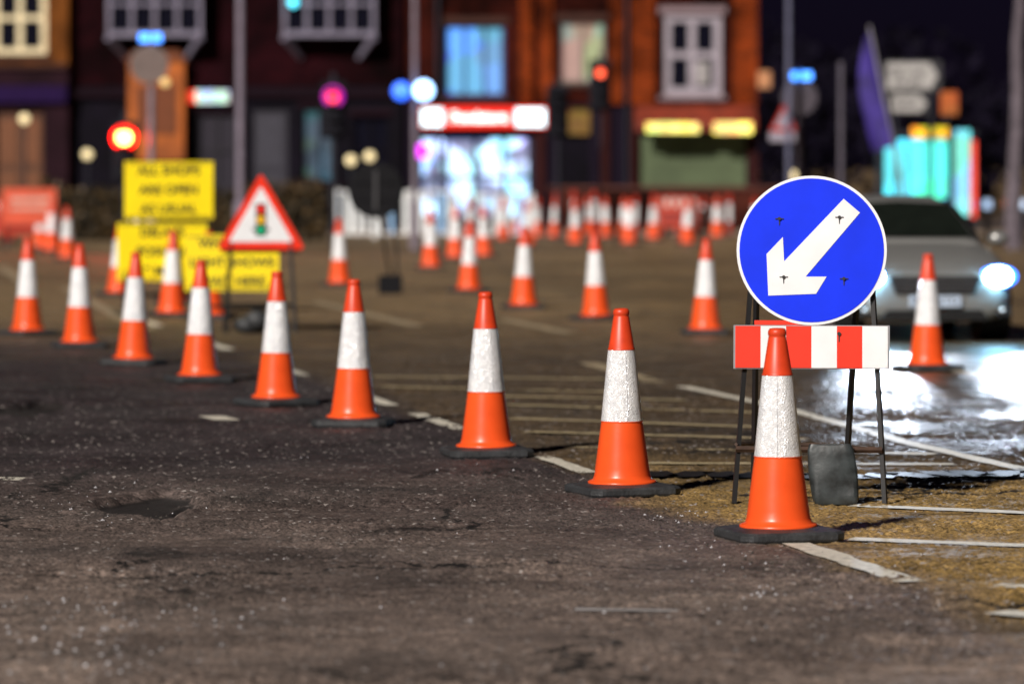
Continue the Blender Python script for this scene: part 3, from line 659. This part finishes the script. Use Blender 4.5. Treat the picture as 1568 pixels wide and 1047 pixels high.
# ---------------------------------------------------------------- signals, poles and signs in the background
BL=mk('signal_black',(.005,.005,.010),.6,spec=.2)
def signal(x,y,zc,lit=None,col=(1,.07,.02),es=14,name='traffic_light',rad=.11,pos=0,halo=None,pr=.055):
    E=empty(name,(x,y,0)); mb=MB()
    mb.tube((0,.12,0),(0,.12,zc+.5),pr,pr,10,1)
    mb.box(-.17,.17,-.1,.1,zc-.78,zc+.22,0); mb.box(-.25,.25,.101,.115,zc-.88,zc+.32,0)
    for k in range(3):
        z=zc-k*.3; mb.disc(0,z,rad,-.13,-.101,2 if k==pos else 0,20)
        if k==pos and halo: mb.disc(0,z,rad*1.75,-.1005,-.1003+.0001,3,20)  # glowing disc painted round the lens as its glare
        mb.prism([(-.13,z+.10),(.13,z+.10),(.09,z+.16),(-.09,z+.16)],-.28,-.131,0)
    mats=[BL,M_darkpole,mk('lit_lens',(.5,.1,.05),.4,emis=col,es=es) if lit else BL]
    if halo: mats.append(mk('lens_glow_halo',(.5,.02,.01),.4,emis=halo[0],es=halo[1]))
    mb.build('signal_head',mats,E)
    return E
E=signal(-7.72,85,2.33,True,(1,.30,.06),28,rad=.14,halo=((1,.01,.0),2.6))
l=bpy.data.lights.new('signal_red_light','POINT'); l.energy=200; l.color=(1,.02,.01); l.shadow_soft_size=.1; o=bpy.data.objects.new('signal_red_light',l); COL.objects.link(o); o.parent=E; o.location=(0,-.3,2.33)
signal(-3.77,90,3.22,True,(1,.02,.05),2.4,rad=.13,halo=((.15,.0,.8),.7))
signal(2.07,100,3.93,True,(1,.10,.04),3,rad=.10,pr=.03)
signal(1.05,98,3.3,pr=.04)
BLUE=mk('blue_led',(.1,.2,.8),.4,emis=(.05,.28,1),es=4)
def post(name,x,y,h,r=.07,mat=None,extra=None):
    E=empty(name,(x,y,0)); mb=MB(); mb.tube((0,0,0),(0,0,h),r,r*.8,12,0); mb.tube((0,0,0),(0,0,1.0),r*1.6,r*1.5,12,0)
    mb.build('post',[mat or M_pole],E); return E
def lampcol(x,y,r=.09,mat=None,side=1):
    E=post('street_lamp',x,y,8.5,r,mat); mb=MB(); mb.tube((0,0,8.45),(side*1.4,0,8.9),.045,.04,8,0); mb.ball((side*1.65,0,8.9),.38,.14,.08,1); mb.build('lamp_arm_and_head',[M_pole,M_grey],E); return E
lampcol(-5.73,90,.09,mk('pale_pole',(.20,.17,.22),.5)); 
E=lampcol(-2.05,90,.06,mk('pale_pole_b',(.20,.17,.21),.5),-1)
mb=MB()
mb.ball((-.28,-.2,1.776+113*90/6533),.19,.19,.19,0); mb.ball((.19,-.2,1.776+114*90/6533),.21,.21,.21,1); mb.box(-.3,.2,-.03,.03,3.28,3.34,2)
mb.build('twin_globe_lamps',[mk('blue_globe',(.1,.2,.8),.3,emis=(.02,.14,1),es=2.4),mk('white_globe',(.5,.6,.9),.3,emis=(.34,.60,1),es=5),M_darkpole],E)
E=post('round_traffic_sign',-7.10,84,4.35,.08,mk('pale_pole_d',(.20,.17,.20),.5)); mb=MB(); mb.disc(-.03,3.75,.38,-.12,-.1,0); mb.build('sign_plate',[mk('plate_back',(.15,.11,.10),.6)],E)
mb=MB(); mb.box(-.22,-.03,-.15,-.02,4.2,4.36,0); mb.box(.03,.2,-.15,-.02,4.2,4.36,0); mb.build('blue_lights',[BLUE],E)
mb=MB(); mb.ball((.28,-.1,3.4),.09,.09,.09,0); mb.build('amber_lamp',[mk('amber',(.5,.3,.1),.4,emis=(1,.75,.3),es=.8)],E)
# small garden lamps in front of the houses
M_gl=mk('cream_lamp',(.6,.5,.3),.4,emis=(1,.80,.42),es=1.1)
for x,z in ((-4.1,1.9),(-3.62,2.0),(-10.8,2.05),(-12.4,2.95),(7.2,1.5)):
    E=empty('garden_lamp',(x,108.5,0)); mb=MB(); mb.tube((0,0,.12),(0,0,z-.1),.035,.03,8,1); mb.ball((0,0,z),.13,.13,.13,0); mb.tube((0,0,z+.12),(0,0,z+.2),.08,.02,8,1)
    mb.build('lantern',[M_gl,M_darkpole],E)
lampcol(5.48,84.5,.06,mk('pale_pole_c',(.10,.105,.17),.5))
E=post('school_warning_sign',5.72,85,3.7,.055,M_pole); mb=MB(); mb.disc(.0,3.12,.36,-.09,-.07,0); mb.prism(rtri(-.32,2.45,3.0,.56,.04),-.12,-.095,1); mb.prism(rtri(-.32,2.53,2.86,.36,.02),-.126,-.121,2); mb.box(-.6,-.04,-.118,-.097,2.25,2.43,2)
mb.build('sign_plates',[mk('plate_back2',(.055,.045,.06),.6),mk('dim_red',(.40,.02,.012),.5),mk('dim_white',(.34,.31,.38),.5)],E)
mb=MB(); mb.box(-.22,-.03,-.15,-.06,3.47,3.63,0); mb.box(.04,.24,-.15,-.06,3.47,3.63,0); mb.build('blue_lights',[BLUE],E)
post('sign_post',6.94,90,3.95,.06,M_pole)
# direction sign
E=empty('direction_sign',(8.9,95,0)); mb=MB()
for x in (-.35,.45): mb.tube((x,.08,0),(x,.08,4.1),.045,.045,8,0)
mb.box(-.60,.66,.0,.03,3.40,4.10,3); mb.prism([(-.55,3.46),(.40,3.46),(.58,3.76),(.40,4.05),(-.55,4.05)],-.02,-.001,1)
mb.box(-.46,.36,0,.03,2.92,3.36,3); mb.prism([(-.44,2.96),(.20,2.96),(.33,3.14),(.20,3.33),(-.44,3.33)],-.02,-.001,1)
mb.build('sign_panels',[M_darkpole,mk('sign_white',(.42,.41,.40),.5),BL,mk('sign_frame',(.03,.03,.035),.6)],E)
text('lettering','City centre',-.08,-.024,3.84,.19,BL,E,bold=.005); text('lettering','A45 (M1)',-.08,-.024,3.60,.17,BL,E,bold=.005); text('lettering','Station',-.12,-.024,3.14,.19,BL,E,bold=.005)
# flag
E=empty('feather_flag',(7.4,85,0)); mb=MB(); mb.tube((.42,0,0),(.38,0,1.3),.04,.03,8,0); mb.tube((.38,0,1.3),(-.28,0,4.55),.035,.025,8,0)
mb.build('flag_pole',[mk('flag_pole_grey',(.26,.25,.28),.5)],E); mb=MB(); vs=[];fs=[]
for j in range(13):
    t=j/12; px_=-.28+.62*t*.72; z=4.5-2.35*t
    for i in range(5):
        s=i/4; wd=.14+.42*math.sin(min(1,t*1.6)*1.57)*(1-.25*t); vs.append((px_-s*wd*.9+.02,.05*math.sin(s*6+t*5),z-s*.22+ .1*s*t))
for j in range(12):
    for i in range(4): fs.append((j*5+i,j*5+i+1,(j+1)*5+i+1,(j+1)*5+i))
mb.add(vs,fs,0,True); mb.build('flag_cloth',[mk('purple_cloth',(.035,.018,.19),.7,var=.6,scale=2)],E)
# bus shelter
E=empty('bus_shelter',(9.6,100,0)); mb=MB()
mb.box(-1.0,1.3,-.1,1.3,2.45,2.58,0)
for x in (-.93,.68,1.2): mb.box(x-.04,x+.04,0,.08,0,2.45,0); mb.box(x-.04,x+.04,1.1,1.18,0,2.45,0)
mb.box(-.6,.6,.9,1.1,.45,.5,0); mb.build('frame_and_roof',[M_darkpole],E,bevel=.01)
mb=MB(); mb.box(-.86,-.35,-.03,.0,1.0,2.38,0); mb.box(-.30,.10,-.03,.0,1.0,2.38,0); mb.box(.14,.6,-.03,.0,1.0,2.38,0); mb.build('lit_glass_panels',[mk('turquoise_glow',(.1,.5,.5),.3,emis=(.07,.80,1.0),es=1.9,evar=1.2)],E)
mb=MB(); mb.box(.77,1.12,-.12,-.04,.6,2.6,0); mb.build('advert_lightbox',[mk('advert_glow',(.2,.5,.5),.3,emis=(.15,.75,.9),es=1.1,evar=1.5)],E)
mb=MB(); mb.box(1.16,1.26,-.14,-.04,.55,2.35,0); mb.build('red_edge_light',[mk('red_edge',(.6,.05,.03),.3,emis=(1,.08,.05),es=1.0)],E)
mb=MB(); mb.box(-.25,.12,-.2,-.11,2.40,2.66,0); mb.box(.2,.6,-.2,-.11,2.40,2.66,0); mb.build('led_display',[mk('led_amber',(.3,.2,.02),.3,emis=(1,.45,.02),es=1.8,evar=7)],E)
mb=MB(); mb.box(.45,.85,.0,.1,2.95,3.5,0); mb.tube((.6,.05,2.58),(.6,.05,2.95),.04,.04,8,1); mb.build('orange_panel',[mk('orange_panel_glow',(.3,.08,.02),.4,emis=(.9,.20,.05),es=.25,evar=2),M_darkpole],E)
# small marker lamps on bollards by the far kerb at the right
E=empty('lit_bollards'); mb=MB()
for x,k in ((11.25,0),(11.75,1),(12.1,0),(10.9,2)):
    mb.tube((x,101,0),(x,101,.75),.07,.07,10,3); mb.tube((x,101,.75),(x,101,.95),.09,.09,10,k)
mb.build('bollards',[mk('bl_white',(.5,.5,.5),.4,emis=(.5,.7,1),es=1.2),mk('bl_red',(.5,.05,.05),.4,emis=(1,.08,.05),es=1.2),mk('bl_blue',(.1,.2,.5),.4,emis=(.08,.3,1),es=1.6),M_darkpole],E)

# street tree on the right
random.seed(21)
E=empty('street_tree',(10.6,90,0)); mb=MB()
pt=Vector((0,0,0)); r=.20
for k in range(8):
    q_=pt+Vector((random.uniform(-.06,.1),0,.85)); mb.tube(pt,q_,r,r*.9,10,0); pt=q_; r*=.9
tips=[]
def br(p,d,l,r,dep):
    q_=p+d*l; mb.tube(p,q_,r,r*.6,6,0)
    if dep==0: tips.append(q_); return
    for k in range(3):
        nd=(d+Vector((random.gauss(0,.5),random.gauss(0,.5),random.gauss(.15,.3)))).normalized(); br(q_,nd,l*.72,r*.6,dep-1)
for k in range(6): br(pt-Vector((0,0,.15*k)),Vector((random.gauss(0,.8),random.gauss(0,.8),.8)).normalized(),1.5,.08,3)
mb.build('trunk_and_limbs',[mk('bark',(.12,.10,.12),.9,var=.4,scale=5,bump=.8,bscale=10)],E)
mb=MB()
def tf():
    t=random.choice(tips); return (t.x+random.gauss(0,.35),t.y+random.gauss(0,.35),t.z+random.gauss(0,.3))
foliage(mb,tf,5000,.07,3); mb.build('crown',M_lf,E)
# distant tree mass
mb=MB(); clumps=[(random.uniform(6,60),random.uniform(150,170),random.uniform(1.5,5.2),random.uniform(1.2,2.4)) for i in range(90)]
def df():
    c_=random.choice(clumps); v=Vector((random.gauss(0,1),random.gauss(0,1),random.gauss(0,1))).normalized()*c_[3]*random.uniform(.7,1.05); return (c_[0]+v.x,c_[1]+v.y,max(.1,c_[2]+v.z))
foliage(mb,df,15000,.25,2)
for c_ in clumps[::2]: mb.tube((c_[0],c_[1],0),(c_[0],c_[1],c_[2]),.15,.08,6,0)
mb.build('distant_trees',[mk('far_leaf',(.004,.003,.008),.9,spec=.1),mk('far_leaf2',(.007,.005,.014),.9,spec=.1)])

# ---------------------------------------------------------------- light
el=math.radians(32)
sd=Vector((-math.sin(math.radians(30))*math.cos(el),-math.cos(math.radians(30))*math.cos(el),math.sin(el)))
l=bpy.data.lights.new('sun','SUN'); l.energy=4.6; l.angle=math.radians(4); l.color=(1,.93,.86)
o=bpy.data.objects.new('sun',l); COL.objects.link(o); o.rotation_euler=(-sd).to_track_quat('-Z','Y').to_euler()
W=bpy.data.worlds.new('World'); S.world=W; W.use_nodes=True; nt=W.node_tree
sk=nt.nodes.new('ShaderNodeTexSky'); sk.sky_type='NISHITA'; sk.sun_disc=False; sk.sun_elevation=el; sk.sun_rotation=math.radians(210)
bg=nt.nodes['Background']
tn=nt.nodes.new('ShaderNodeMix'); tn.data_type='RGBA'; tn.blend_type='MULTIPLY'; tn.inputs[0].default_value=1; tn.inputs[7].default_value=(.45,.30,1.0,1)
nt.links.new(sk.outputs[0],tn.inputs[6]); nt.links.new(tn.outputs[2],bg.inputs[0]); bg.inputs[1].default_value=.0016

cam=bpy.data.cameras.new('camera'); co_=bpy.data.objects.new('camera',cam); COL.objects.link(co_)
co_.location=(0,0,1.776); co_.rotation_euler=(math.radians(90),0,0)
cam.sensor_width=36; cam.lens=150; cam.shift_y=-270.5/1568; cam.clip_end=4000; cam.clip_start=.1
cam.dof.use_dof=True; cam.dof.focus_distance=21.8; cam.dof.aperture_fstop=1.8
S.camera=co_
